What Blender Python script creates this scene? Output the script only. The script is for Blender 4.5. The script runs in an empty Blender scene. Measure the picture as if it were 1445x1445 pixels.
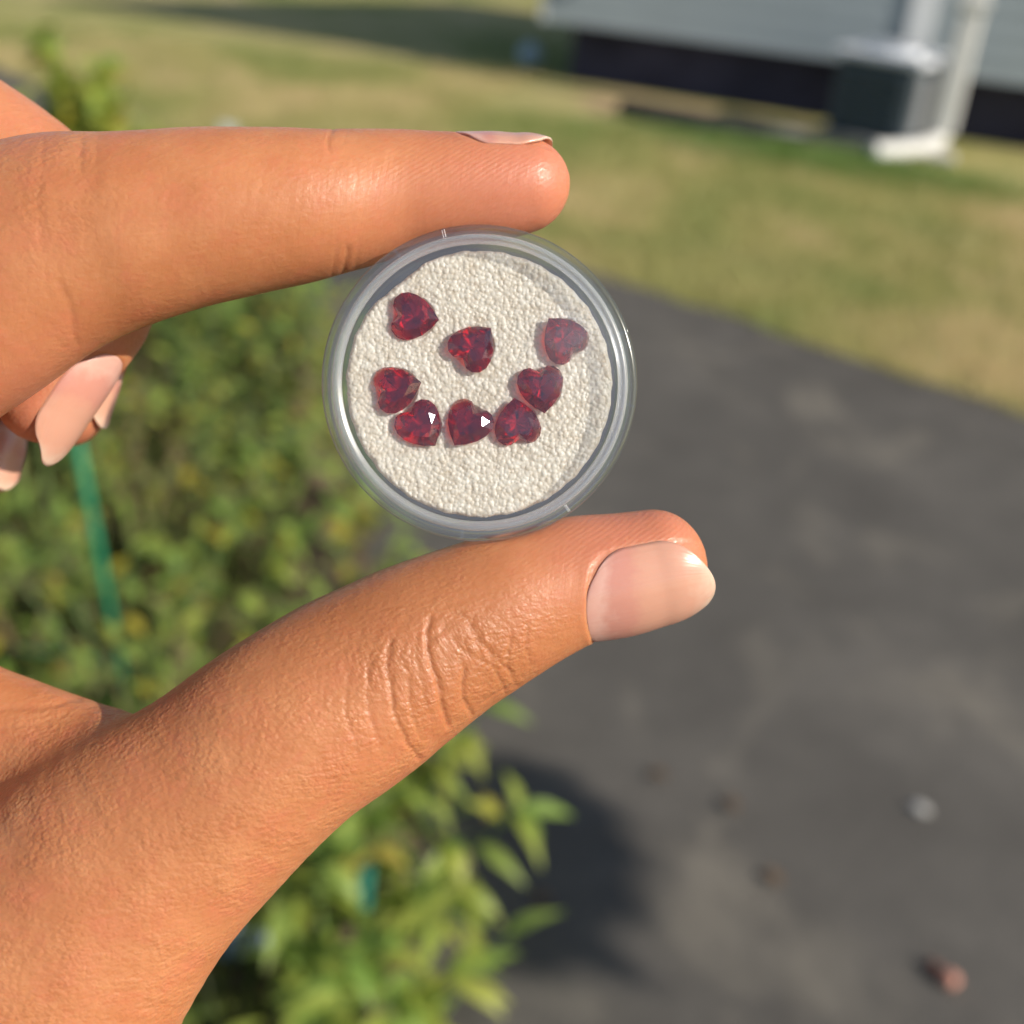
import bpy, bmesh, math, random
import numpy as np
from mathutils import Matrix, Vector

random.seed(7)
rng = np.random.default_rng(11)
scene = bpy.context.scene
COL = scene.collection
R = math.radians

# ------------------------------------------------------------------ camera
PITCH, ROLL, HEIGHT, FOCUS = R(28.0), R(5.7), 1.38, 0.135
fwd = Vector((0, math.cos(PITCH), -math.sin(PITCH)))
r0 = Vector((1, 0, 0)); u0 = Vector((0, math.sin(PITCH), math.cos(PITCH)))
rgt = r0 * math.cos(ROLL) + u0 * math.sin(ROLL)
up = -r0 * math.sin(ROLL) + u0 * math.cos(ROLL)
CAM = Vector((0, 0, HEIGHT))

def basis(origin):
    return Matrix(((rgt.x, up.x, -fwd.x, origin.x), (rgt.y, up.y, -fwd.y, origin.y),
                   (rgt.z, up.z, -fwd.z, origin.z), (0, 0, 0, 1)))

cam_d = bpy.data.cameras.new('camera'); cam = bpy.data.objects.new('camera', cam_d); COL.objects.link(cam)
cam.matrix_world = basis(CAM)
cam_d.sensor_width = 36; cam_d.lens = 36 * 1744 / 1445
cam_d.clip_start = 0.005; cam_d.clip_end = 900
cam_d.dof.use_dof = True; cam_d.dof.focus_distance = FOCUS - 0.001
cam_d.dof.aperture_fstop = cam_d.lens / 2.7; cam_d.dof.aperture_blades = 0
scene.camera = cam

# ------------------------------------------------------------------ sky, sun, exposure
SUN_EL, SUN_PHI = R(33), R(62)            # PHI: measured from straight behind the camera towards the right
to_sun = Vector((math.sin(SUN_PHI) * math.cos(SUN_EL), -math.cos(SUN_PHI) * math.cos(SUN_EL), math.sin(SUN_EL)))
world = bpy.data.worlds.new('World'); scene.world = world; world.use_nodes = True
wt = world.node_tree
sky = wt.nodes.new('ShaderNodeTexSky'); sky.sky_type = 'NISHITA'; sky.sun_disc = False
sky.sun_elevation = SUN_EL; sky.sun_rotation = math.atan2(to_sun.x, to_sun.y)
wt.links.new(sky.outputs[0], wt.nodes['Background'].inputs[0]); wt.nodes['Background'].inputs[1].default_value = 0.10
sl = bpy.data.lights.new('sun', 'SUN'); sl.energy = 4.8; sl.angle = R(0.53); sl.color = (1, 0.93, 0.82)
so = bpy.data.objects.new('sun', sl); COL.objects.link(so)
so.rotation_euler = to_sun.to_track_quat('Z', 'Y').to_euler(); so.location = to_sun * 30
vs = scene.view_settings
vs.view_transform = 'Standard'; vs.look = 'None'; vs.exposure = 0.35; vs.gamma = 1; vs.use_curve_mapping = False
scene.cycles.use_denoising = True
scene.cycles.max_bounces = 16; scene.cycles.transmission_bounces = 14; scene.cycles.transparent_max_bounces = 16
scene.cycles.sample_clamp_indirect = 12

# ------------------------------------------------------------------ helpers
def put(o, parent=None):
    COL.objects.link(o)
    if parent: o.parent = parent
    return o

def tag(o, label=None, cat=None, group=None, kind=None):
    for k, v in (('label', label), ('category', cat), ('group', group), ('kind', kind)):
        if v: o[k] = v
    return o

def empty(name, loc=(0, 0, 0), rz=0.0):
    o = bpy.data.objects.new(name, None); o.location = loc; o.rotation_euler = (0, 0, rz); o.empty_display_size = 0.05
    return put(o)

def mesh_obj(name, v, f, mat, parent=None, smooth=False):
    me = bpy.data.meshes.new(name); me.from_pydata([tuple(p) for p in v], [], [tuple(q) for q in f]); me.update()
    if smooth: me.polygons.foreach_set('use_smooth', [True] * len(me.polygons))
    me.materials.append(mat)
    return put(bpy.data.objects.new(name, me), parent)

def bm_obj(name, bm, mat, parent=None, smooth=False):
    me = bpy.data.meshes.new(name); bm.to_mesh(me); bm.free()
    if smooth: me.polygons.foreach_set('use_smooth', [True] * len(me.polygons))
    me.materials.append(mat)
    return put(bpy.data.objects.new(name, me), parent)

def box(bm, c, s, bevel=0.0, rot=None):
    g = bmesh.ops.create_cube(bm, size=1)
    vs_ = g['verts']
    bmesh.ops.scale(bm, vec=s, verts=vs_)
    if bevel:
        es = list({e for v in vs_ for e in v.link_edges})
        b = bmesh.ops.bevel(bm, geom=es, offset=bevel, segments=2, profile=.5, affect='EDGES')
        vs_ = list({v for fc in b['faces'] for v in fc.verts} | {v for v in vs_ if v.is_valid})
    if rot is not None: bmesh.ops.rotate(bm, cent=(0, 0, 0), matrix=rot, verts=vs_)
    bmesh.ops.translate(bm, vec=c, verts=vs_)

def tube(bm, pts, radii, n=10, cap=True):
    pts = [Vector(p) for p in pts]; rings = []
    a = None
    for i, p in enumerate(pts):
        t = (pts[min(i + 1, len(pts) - 1)] - pts[max(i - 1, 0)]).normalized()
        if a is None: a = t.orthogonal().normalized()
        a = (a - t * a.dot(t)).normalized(); b = t.cross(a)
        r = radii[i] if hasattr(radii, '__len__') else radii
        rings.append([bm.verts.new(p + (a * math.cos(k * 2 * math.pi / n) + b * math.sin(k * 2 * math.pi / n)) * r) for k in range(n)])
    for q, w in zip(rings, rings[1:]):
        for k in range(n): bm.faces.new((q[k], q[(k + 1) % n], w[(k + 1) % n], w[k]))
    if cap: bm.faces.new(rings[0][::-1]); bm.faces.new(rings[-1])

def lathe(name, prof, mat, parent=None, n=160, smooth=True):
    v, f = [], []; m = len(prof)
    for k in range(n):
        c, s = math.cos(2 * math.pi * k / n), math.sin(2 * math.pi * k / n)
        v += [(r * c, r * s, z) for r, z in prof]
    for k in range(n):
        k2 = (k + 1) % n
        for i in range(m - 1):
            f.append((k * m + i, k2 * m + i, k2 * m + i + 1, k * m + i + 1))
        if prof[0][0] > 1e-6: f.append((k * m + m - 1, k2 * m + m - 1, k2 * m, k * m))
    o = mesh_obj(name, v, f, mat, parent, smooth)
    bm = bmesh.new(); bm.from_mesh(o.data); bmesh.ops.remove_doubles(bm, verts=bm.verts, dist=1e-8)
    bmesh.ops.recalc_face_normals(bm, faces=bm.faces); bm.to_mesh(o.data); bm.free()
    o.data.set_sharp_from_angle(angle=R(24))
    return o

# ------------------------------------------------------------------ material helpers
def new_mat(name):
    m = bpy.data.materials.new(name); m.use_nodes = True
    return m, m.node_tree, m.node_tree.nodes['Principled BSDF']

def N(t, kind, **kw):
    n = t.nodes.new(kind)
    for k, v in kw.items():
        if k.startswith('i_'): n.inputs[k[2:].replace('_', ' ')].default_value = v
        else: setattr(n, k, v)
    return n

def L(t, a, b): t.links.new(a, b)

def coords(t, scale=1.0, kind='Object'):
    tc = N(t, 'ShaderNodeTexCoord'); mp = N(t, 'ShaderNodeMapping')
    mp.inputs['Scale'].default_value = scale if hasattr(scale, '__len__') else (scale,) * 3
    L(t, tc.outputs[kind], mp.inputs[0]); return mp.outputs[0]

def ramp(t, fac, stops):
    n = N(t, 'ShaderNodeValToRGB'); cr = n.color_ramp
    while len(cr.elements) < len(stops): cr.elements.new(.5)
    for e, (p, c) in zip(cr.elements, stops): e.position = p; e.color = (*c, 1)
    L(t, fac, n.inputs[0]); return n.outputs[0]

def noise(t, co, scale, detail=4, rough=.55, dist=0):
    n = N(t, 'ShaderNodeTexNoise'); n.inputs['Scale'].default_value = scale; n.inputs['Detail'].default_value = detail
    n.inputs['Roughness'].default_value = rough; n.inputs['Distortion'].default_value = dist
    L(t, co, n.inputs['Vector']); return n.outputs['Fac']

def mixc(t, fac, a, b, mode='MIX'):
    n = N(t, 'ShaderNodeMix', data_type='RGBA', blend_type=mode)
    for s, v in ((n.inputs[0], fac), (n.inputs[6], a), (n.inputs[7], b)):
        if hasattr(v, 'links'): L(t, v, s)
        else: s.default_value = (*v, 1) if hasattr(v, '__len__') else v
    return n.outputs[2]

def math_(t, op, a, b=0.0, clamp=False):
    n = N(t, 'ShaderNodeMath', operation=op, use_clamp=clamp)
    for s, v in ((n.inputs[0], a), (n.inputs[1], b)):
        if hasattr(v, 'links'): L(t, v, s)
        else: s.default_value = v
    return n.outputs[0]

def bump(t, bsdf, h, strength, dist, prev=None):
    n = N(t, 'ShaderNodeBump'); n.inputs['Strength'].default_value = strength; n.inputs['Distance'].default_value = dist
    L(t, h, n.inputs['Height'])
    if prev is not None: L(t, prev, n.inputs['Normal'])
    if bsdf is not None: L(t, n.outputs[0], bsdf.inputs['Normal'])
    return n.outputs[0]

def plain(name, c, rough=.6, var=.15, scale=20, spec=.4, metal=0):
    m, t, b = new_mat(name)
    n = noise(t, coords(t), scale, 5)
    L(t, ramp(t, n, [(.3, tuple(x * (1 - var) for x in c)), (.7, tuple(min(1, x * (1 + var)) for x in c))]), b.inputs['Base Color'])
    b.inputs['Roughness'].default_value = rough; b.inputs['Specular IOR Level'].default_value = spec; b.inputs['Metallic'].default_value = metal
    return m

def leaf_mat(name, c1, c2, tip=None):
    m, t, b = new_mat(name)
    oi = N(t, 'ShaderNodeObjectInfo')
    c = mixc(t, oi.outputs['Random'], c1, c2)
    c = mixc(t, math_(t, 'MULTIPLY', noise(t, coords(t), 60, 3), .5), c, tip or tuple(x * .75 for x in c1))
    L(t, c, b.inputs['Base Color']); b.inputs['Roughness'].default_value = .45
    tr = N(t, 'ShaderNodeBsdfTranslucent'); L(t, c, tr.inputs[0])
    mx = N(t, 'ShaderNodeMixShader'); mx.inputs[0].default_value = .58
    L(t, b.outputs[0], mx.inputs[1]); L(t, tr.outputs[0], mx.inputs[2])
    L(t, mx.outputs[0], t.nodes['Material Output'].inputs[0])
    return m

# ------------------------------------------------------------------ setting materials
def lawn_material():
    m, t, b = new_mat('dry_lawn')
    co = coords(t)
    n1 = noise(t, co, .55, 5, .6, .6); n2 = noise(t, co, 3.2, 6, .65); n3 = noise(t, co, 90, 3, .7)
    f = math_(t, 'ADD', math_(t, 'MULTIPLY', n1, .65), math_(t, 'MULTIPLY', n2, .35))
    c = ramp(t, f, [(.38, (.20, .235, .062)), (.46, (.34, .325, .115)), (.54, (.45, .385, .165)), (.64, (.60, .46, .25))])
    c = mixc(t, n3, c, mixc(t, .4, c, (.18, .17, .06)), 'MIX')
    L(t, c, b.inputs['Base Color']); b.inputs['Roughness'].default_value = .95; b.inputs['Specular IOR Level'].default_value = .1
    bump(t, b, n3, .6, .03)
    return m

def asphalt_material():
    m, t, b = new_mat('worn_asphalt')
    co = coords(t)
    n1 = noise(t, co, 1.6, 5, .6, .8); n2 = noise(t, co, 7, 5, .65); n3 = noise(t, co, 160, 2, .7)
    f = math_(t, 'ADD', math_(t, 'MULTIPLY', n1, .6), math_(t, 'MULTIPLY', n2, .4))
    c = ramp(t, f, [(.30, (.046, .042, .038)), (.5, (.072, .066, .059)), (.70, (.112, .102, .090))])
    v = N(t, 'ShaderNodeTexVoronoi'); v.inputs['Scale'].default_value = 190; L(t, co, v.inputs['Vector'])
    c = mixc(t, math_(t, 'MULTIPLY', v.outputs['Color'], .22), c, (.20, .18, .15))
    st = noise(t, coords(t, (1.7, 1.1, 1)), 2.1, 4, .6, .6)       # pale sandy stains
    c = mixc(t, ramp(t, st, [(.54, (0, 0, 0)), (.68, (.45, .45, .45))]), c, (.22, .195, .155))
    L(t, c, b.inputs['Base Color']); b.inputs['Roughness'].default_value = .9; b.inputs['Specular IOR Level'].default_value = .25
    bump(t, b, n3, .7, .006)
    return m

M_LAWN, M_ASPHALT = lawn_material(), asphalt_material()
M_SOIL = plain('bed_soil', (.13, .098, .06), .95, .5, 14, .1)
M_EARTH = plain('bare_earth', (.36, .26, .15), .95, .2, 6, .1)

def sheet(name, pts, z, mat, label=None):
    bm = bmesh.new(); vs_ = [bm.verts.new((x, y, z)) for x, y in pts]; bm.faces.new(vs_)
    bmesh.ops.recalc_face_normals(bm, faces=bm.faces)
    if bm.faces[:][0].normal.z < 0: bmesh.ops.reverse_faces(bm, faces=bm.faces)
    o = bm_obj(name, bm, mat); o['kind'] = 'structure'
    if label: o['label'] = label
    return o

def wob(pts, amp, step=.12):
    out = []
    for (x0, y0), (x1, y1) in zip(pts, pts[1:]):
        n = max(1, int(math.hypot(x1 - x0, y1 - y0) / step))
        for k in range(n):
            a = k / n; d = amp * (random.random() - .5) * 2
            out.append((x0 + (x1 - x0) * a + d, y0 + (y1 - y0) * a + d * .5))
    return out + [pts[-1]]

sheet('lawn', [(-400, -300), (400, -300), (400, 600), (-400, 600)], 0, M_LAWN, 'dry olive and tan lawn beyond the driveway')
far_edge = wob([(-12, 14.75), (-7, 11.2), (-2.95, 7.15), (-2.0, 6.02), (-.9, 5.30), (.28, 4.56), (1.54, 3.55), (14, -6.5)], .03)
sheet('driveway', far_edge + [(14, -12), (-30, -12), (-30, 14.75)], .004, M_ASPHALT, 'grey worn asphalt driveway')
bed_edge = wob([(.02, -2), (.0, .9), (-.06, 1.3), (-.14, 1.8), (-.32, 2.4), (-.46, 3.0), (-.62, 3.7), (-1.15, 4.3), (-2.2, 5.45), (-4.5, 7.8)], .03, .08)
sheet('planting_bed', bed_edge + [(-9, 7.8), (-9, -2)], .008, M_SOIL, 'brown soil of the weedy planting bed')

# ------------------------------------------------------------------ house
HA = R(17)
hx, hn = Vector((math.cos(HA), -math.sin(HA), 0)), Vector((-math.sin(HA), -math.cos(HA), 0))  # along the wall, out of the wall
H0 = Vector((-.10, 8.98, 0))
def build_house():
    root = empty('house', H0, -HA)            # local x along the front wall, local -y out of it
    tag(root, 'grey sided house with dark underpinning behind the lawn', 'house')
    sid = plain('grey_siding', (.315, .36, .385), .6, .05, 3)
    trim = plain('white_trim', (.74, .75, .76), .5, .05, 3)
    dark = plain('dark_skirting', (.045, .043, .068), .9, .3, 3, .1)
    roofm = plain('roof_felt', (.10, .10, .105), .9, .2, 6)
    W, D, ZF, ZB, Z0 = 9.0, 3.4, 2.62, 1.25, .39
    # core behind the boards
    v = [(0, .03, Z0), (W, .03, Z0), (W, D, Z0), (0, D, Z0), (0, .03, ZF), (W, .03, ZF), (W, D, ZB), (0, D, ZB)]
    mesh_obj('wall', v, [(0, 1, 5, 4), (1, 2, 6, 5), (2, 3, 7, 6), (3, 0, 4, 7), (0, 3, 2, 1), (4, 5, 6, 7)], sid, root)
    # lapped siding boards on the front
    bmv = [(-.01, .022, 0), (W, .022, 0), (W, -.011, 0), (-.01, -.011, 0), (-.01, .022, .125), (W, .022, .125), (W, -.003, .125), (-.01, -.003, .125)]
    me = None
    for k in range(17):
        if me is None:
            o = mesh_obj('siding_board', bmv, [(0, 3, 2, 1), (4, 5, 6, 7), (0, 1, 5, 4), (1, 2, 6, 5), (2, 3, 7, 6), (3, 0, 4, 7)], sid, root); me = o.data
        else: o = put(bpy.data.objects.new('siding_board', me), root)
        o.location = (0, 0, Z0 + .005 + k * .127)
    bm = bmesh.new(); box(bm, (W / 2, D / 2 + .1, Z0 / 2 - .003), (W - .3, D - .16, Z0 - .006)); bm_obj('skirting', bm, dark, root)
    bm = bmesh.new(); box(bm, (-.022, -.004, (Z0 + ZF) / 2), (.02, .10, ZF - Z0), .004); bm_obj('corner_trim', bm, trim, root)
    bm = bmesh.new(); box(bm, (2.42, -.024, (Z0 + ZF) / 2), (.16, .013, ZF - Z0), .003); bm_obj('trim_board', bm, trim, root)
    v = [(-.2, -.52, ZF + .06), (W + .2, -.52, ZF + .06), (W + .2, D + .2, ZB - .02), (-.2, D + .2, ZB - .02)]
    mesh_obj('roof', v + [(x, y, z + .12) for x, y, z in v], [(0, 3, 2, 1), (4, 5, 6, 7), (0, 1, 5, 4), (1, 2, 6, 5), (2, 3, 7, 6), (3, 0, 4, 7)], roofm, root)
    # downspout with its elbow and a splash end
    m_ds = plain('white_downspout', (.66, .65, .62), .4, .03, 4)
    bm = bmesh.new(); box(bm, (2.70, -.62, 1.28), (.135, .11, 2.26), .02)
    ds = bm_obj('downspout', bm, m_ds, root)
    bm = bmesh.new()
    tube(bm, [(2.70, -.62, .20), (2.69, -.65, .11), (2.61, -.78, .07), (2.42, -.99, .062), (2.36, -1.03, .06)], [.060, .050, .046, .046, .05], 14)
    bm_obj('elbow', bm, m_ds, ds)
    bm = bmesh.new(); box(bm, (2.70, -.30, 2.33), (.11, .52, .10), .015); bm_obj('offset_pipe', bm, m_ds, ds)
    bm = bmesh.new(); box(bm, (2.70, -.62, .86), (.172, .142, .06), .01); bm_obj('joint_collar', bm, m_ds, ds)
    bm = bmesh.new(); box(bm, (2.72, -.72, .03), (.17, .15, .05), .02); bm_obj('footing', bm, plain('pale_concrete', (.5, .48, .44), .9, .2, 12), ds)
    return root
build_house()

def from_house(x, y, z=0.0): return H0 + hx * x + (-hn) * y + Vector((0, 0, z))

def build_ac():
    root = empty('air_conditioner', (1.99, 7.80, 0), R(-36))
    tag(root, 'dark boxy outdoor air conditioner with pale top beside the white downspout', 'air conditioner')
    dk = plain('dark_cabinet', (.055, .072, .085), .5, .15, 5); gy = plain('sunlit_louvre_grey', (.23, .24, .25), .5, .15, 5)  # lighter grey of the side louvres stands in for sunlight on them
    pale = plain('pale_lid', (.66, .68, .72), .4, .05, 5)
    S, Hh = .50, .42
    bm = bmesh.new(); box(bm, (0, 0, .04), (S + .12, S + .12, .08), .01); bm_obj('slab', bm, plain('slab_concrete', (.22, .21, .2), .9, .2, 10), root)
    bm = bmesh.new(); box(bm, (0, 0, .08 + Hh / 2), (S, S, Hh), .03); bm_obj('cabinet', bm, dk, root)
    me = None
    for k in range(9):                       # louvres on the front and on the sunny side
        if me is None:
            bm = bmesh.new(); box(bm, (0, 0, 0), (S - .10, .02, .018), .003, Matrix.Rotation(R(25), 3, 'X')); o = bm_obj('louvre', bm, dk, root); me = o.data
        else: o = put(bpy.data.objects.new('louvre', me), root)
        o.location = (0, -S / 2 - .006, .13 + k * .038)
    me = None
    for k in range(9):
        if me is None:
            bm = bmesh.new(); box(bm, (0, 0, 0), (S - .06, .03, .024), .003, Matrix.Rotation(R(25), 3, 'X')); o = bm_obj('louvre', bm, gy, root); me = o.data
        else: o = put(bpy.data.objects.new('louvre', me), root)
        o.location = (S / 2 + .006, 0, .13 + k * .038); o.rotation_euler = (0, 0, R(90))
    bm = bmesh.new(); box(bm, (0, 0, .08 + Hh + .028), (S + .06, S + .06, .05), .018); lid = bm_obj('lid', bm, pale, root)
    bm = bmesh.new(); g = bmesh.ops.create_cone(bm, cap_ends=True, segments=32, radius1=.20, radius2=.185, depth=.03)
    bmesh.ops.translate(bm, vec=(0, 0, .08 + Hh + .068), verts=g['verts']); bm_obj('fan_guard', bm, plain('guard_wire', (.5, .52, .55), .4, .1, 6), lid)
build_ac()

# earth strip, dark tube and ball by the house
es = [Vector(p) for p in ((.12, 8.45, 0), (.30, 8.05, 0), (.70, 7.86, 0), (1.2, 7.72, 0), (1.62, 7.60, 0), (1.70, 8.1, 0), (1.2, 8.5, 0), (.5, 8.72, 0))]
sheet('earth_strip', [(p.x, p.y) for p in es], .004, M_EARTH, 'bare tan earth in front of the house')
bm = bmesh.new()
pp = [Vector((.42, 7.93, .05)), Vector((.62, 7.80, .05)), Vector((.90, 7.70, .05)), Vector((1.20, 7.66, .05)), Vector((1.54, 7.60, .05))]  # dark streak on the earth, built as a curved tube
tube(bm, pp, [.045, .05, .05, .05, .045], 12)
tag(bm_obj('dark_tubing', bm, plain('black_tubing', (.03, .03, .032), .5, .2, 20), None, True), 'dark curved pipe lying on bare earth before the house', 'tubing')
bm = bmesh.new(); bmesh.ops.create_uvsphere(bm, u_segments=28, v_segments=18, radius=.085)
bmesh.ops.scale(bm, vec=(1, 1, .96), verts=bm.verts)
g = bmesh.ops.create_cone(bm, cap_ends=True, segments=12, radius1=.012, radius2=.009, depth=.012); bmesh.ops.translate(bm, vec=(0, 0, .085), verts=g['verts'])
ball = bm_obj('ball', bm, plain('pale_blue_ball', (.34, .44, .52), .4, .08, 8), None, True); ball.location = (-.20, 9.55, .085)
tag(ball, 'small pale blue ball in shade by the house corner', 'ball')

# ------------------------------------------------------------------ small things on the driveway
def pod():
    o = empty('seed_pod', (.68, 1.295, .004), R(-52)); tag(o, 'reddish brown seed pod lying on the grey driveway', 'seed pod')
    bm = bmesh.new(); tube(bm, [(-.021, 0, .008), (-.018, 0, .0085), (-.008, 0, .009), (.004, 0, .009), (.010, 0, .0095)], [.005, .0075, .0085, .0085, .008], 14)
    bm_obj('husk', bm, plain('brown_husk', (.17, .075, .05), .6, .3, 200), o, True)
    bm = bmesh.new(); tube(bm, [(.010, 0, .0095), (.013, 0, .011), (.021, 0, .011), (.027, 0, .0105), (.030, 0, .010)], [.009, .0115, .012, .0105, .006], 14)
    bm_obj('cap', bm, plain('pink_cap', (.52, .24, .17), .55, .2, 200), o, True)
pod()
def stone(loc, s, mat, label, group=None):
    bm = bmesh.new(); bmesh.ops.create_icosphere(bm, subdivisions=3, radius=1)
    ph = random.random() * 9
    for v in bm.verts:
        d = v.co.normalized(); v.co = d * (1 + .14 * math.sin(3 * d.x + ph) * math.cos(2.3 * d.y + ph) + .08 * math.sin(5 * d.z + 2 * d.x + ph))
    bmesh.ops.scale(bm, vec=s, verts=bm.verts)
    o = bm_obj('pebble', bm, mat, None, True); o.location = loc; o.rotation_euler = (0, 0, ph); tag(o, label, 'pebble', group); return o
m_pale = plain('pale_stone', (.33, .32, .30), .8, .15, 90); m_blue = plain('blue_grey_stone', (.30, .36, .42), .7, .2, 60)
stone((.742, 1.655, .009), (.017, .012, .008), m_pale, 'small pale pebble on the open driveway')
stone((-.332, 1.218, .02), (.035, .028, .022), m_blue, 'blue grey stone under the weeds right beside the hand')
stone((-.278, 1.225, .02), (.03, .026, .02), m_blue, 'blue grey stone deeper among the weeds')

def leaf_mesh(name, length, width, curl=.25, fold=.2, n=6, wavy=0.0):
    v, f = [], []
    for i in range(n + 1):
        t = i / n; w = width * .5 * (math.sin(math.pi * min(1, t ** .75 * .98 + .02)) + .02)
        w *= 1 + wavy * math.sin(i * 2.1)
        z = -curl * length * t * t + .08 * length * math.sin(math.pi * t); x = length * t
        v += [(x, -w, z + fold * w), (x, 0, z), (x, w, z + fold * w)]
    for i in range(n):
        a = i * 3; f += [(a, a + 3, a + 4, a + 1), (a + 1, a + 4, a + 5, a + 2)]
    me = bpy.data.meshes.new(name); me.from_pydata(v, [], f); me.update()
    me.polygons.foreach_set('use_smooth', [True] * len(me.polygons)); return me

m_dead = leaf_mat('dead_leaf', (.26, .17, .10), (.18, .13, .09))
for x, y, lab in ((.28, 1.68, 'dry tan leaf nearest the thumb on the driveway'), (.42, 1.60, 'faded olive leaf right of the dry tan leaf'), (.47, 1.44, 'dry tan leaf lower on the open driveway'), (.085, 1.36, 'brown leaf lying inside the dark shadow')):
    me = leaf_mesh('fallen_leaf', .034, .020, -.15, .3); me.materials.append(m_dead)
    o = put(bpy.data.objects.new('fallen_leaf', me)); o.location = (x, y, .011); o.rotation_euler = (.1, 0, random.random() * 6); tag(o, lab, 'leaf', 'fallen leaves on the driveway')

# ------------------------------------------------------------------ plants
G1 = leaf_mat('fresh_leaf', (.28, .44, .085), (.43, .53, .12)); G2 = leaf_mat('lime_leaf', (.42, .52, .10), (.56, .56, .11))
G3 = leaf_mat('olive_leaf', (.23, .29, .085), (.42, .40, .14)); G4 = leaf_mat('yellowing_leaf', (.58, .50, .06), (.42, .32, .08))
M_STEM = plain('green_stem', (.12, .19, .05), .6, .3, 30); M_BSTEM = plain('brown_stem', (.17, .12, .06), .8, .3, 30)
def lm(me, m): me.materials.append(m); return me
BROAD = [lm(leaf_mesh('leaf', .078, .021, .35, .25, 7), m) for m in (G1, G2, G2)] + [lm(leaf_mesh('leaf', .062, .020, .2, .25, 7), m) for m in (G2, G1)]
SMALL = [lm(leaf_mesh('leaf', .048, .024, .25, .2, 4), m) for m in (G1, G3, G2, G1, G4)] + [lm(leaf_mesh('leaf', .062, .017, .3, .2, 4), m) for m in (G1, G3)]
LIME = [lm(leaf_mesh('leaf', .095, .050, .15, .15, 5), m) for m in (G2, G2, G4, G2, G1)]

def plant(name, loc, h, stems, nleaf, leaves, label, group, spread=.5, smat=M_STEM, cat='plant', lean=(0, 0)):
    root = empty(name, loc, random.random() * 6.28); tag(root, label, cat, group)
    bm = bmesh.new(); paths = []
    for s in range(stems):
        a = random.random() * 6.28; l = spread * h * (.3 + .7 * random.random()); hh = h * (.65 + .35 * random.random())
        pts = [Vector((math.cos(a) * l * t ** 1.3 + lean[0] * t, math.sin(a) * l * t ** 1.3 + lean[1] * t, hh * t * (1 - .12 * t))) for t in (0, .25, .5, .75, 1)]
        tube(bm, pts, [.0035, .003, .0027, .002, .0012], 5); paths.append(pts)
    bm_obj('stem', bm, smat, root)
    for k in range(nleaf):
        p = random.choice(paths); t = (.12 + .88 * random.random()) * 3.999; i = int(t); q = p[i].lerp(p[i + 1], t - i)
        o = put(bpy.data.objects.new('leaf', random.choice(leaves)), root)
        o.location = q; o.rotation_euler = (random.uniform(-.5, .5), random.uniform(-.9, .35), random.random() * 6.28)
    sc = random.uniform(.65, 1.2); o.scale = (sc,) * 3
    return root

for i, (x, y, h, n) in enumerate([(-.08, 1.26, .36, 64), (-.17, 1.10, .38, 74), (-.06, 1.05, .26, 60), (-.24, 1.34, .30, 60), (-.42, 1.00, .18, 50), (-.24, .94, .20, 60), (-.10, 1.50, .33, 52), (-.13, .92, .28, 64)]):
    plant('leafy_weed', (x, y, .008), h, 5, n, BROAD, 'bright green long leaved weed at the driveway edge under the hand', 'long leaved weeds under the hand', .55)
def bed_right(y):
    q = [(.0, .9), (-.06, 1.3), (-.14, 1.8), (-.32, 2.4), (-.46, 3.0), (-.62, 3.7), (-1.15, 4.3), (-2.2, 5.45)]
    return float(np.interp(y, [b for a, b in q], [a for a, b in q]))
spots = []
for k in range(3000):
    y = random.uniform(1.3, 5.0); x = bed_right(y) - .03 - random.random() ** 1.3 * (.55 + .16 * y)
    if x < -.52 - .34 * y: continue
    if all((x - a) ** 2 + (y - b) ** 2 > (.13 + .018 * y) ** 2 for a, b in spots): spots.append((x, y))
    if len(spots) >= 78: break
for x, y in spots:
    plant('bushy_weed', (x, y, .008), random.uniform(.22, .44), 7, 48, SMALL, 'small leaved olive green weed in the planting bed', 'small leaved weeds in the bed', .6, random.choice((M_STEM, M_BSTEM)))
plant('tall_weed', (-1.57, 4.40, .008), .82, 5, 230, LIME, 'tall yellow green weed above the index finger knuckle', None, .24)
plant('tall_weed', (-1.36, 4.38, .008), .58, 5, 140, LIME, 'lime green weed just right of the tall yellow weed', None, .40)
plant('tall_weed', (-1.86, 4.45, .008), .64, 6, 200, LIME, 'low bright weed left of the tall yellow weed', None, .6)
m_card = plain('white_tag', (.72, .74, .70), .6, .05, 20)
bm = bmesh.new(); box(bm, (0, 0, .30), (.07, .005, .09), .002); box(bm, (0, 0, .13), (.012, .005, .26), .001)
o = bm_obj('plant_marker', bm, m_card); o.location = (-1.22, 4.66, .06); o.rotation_euler = (0, R(6), R(-10)); tag(o, 'small white plant marker standing behind the index finger', 'marker')

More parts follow.
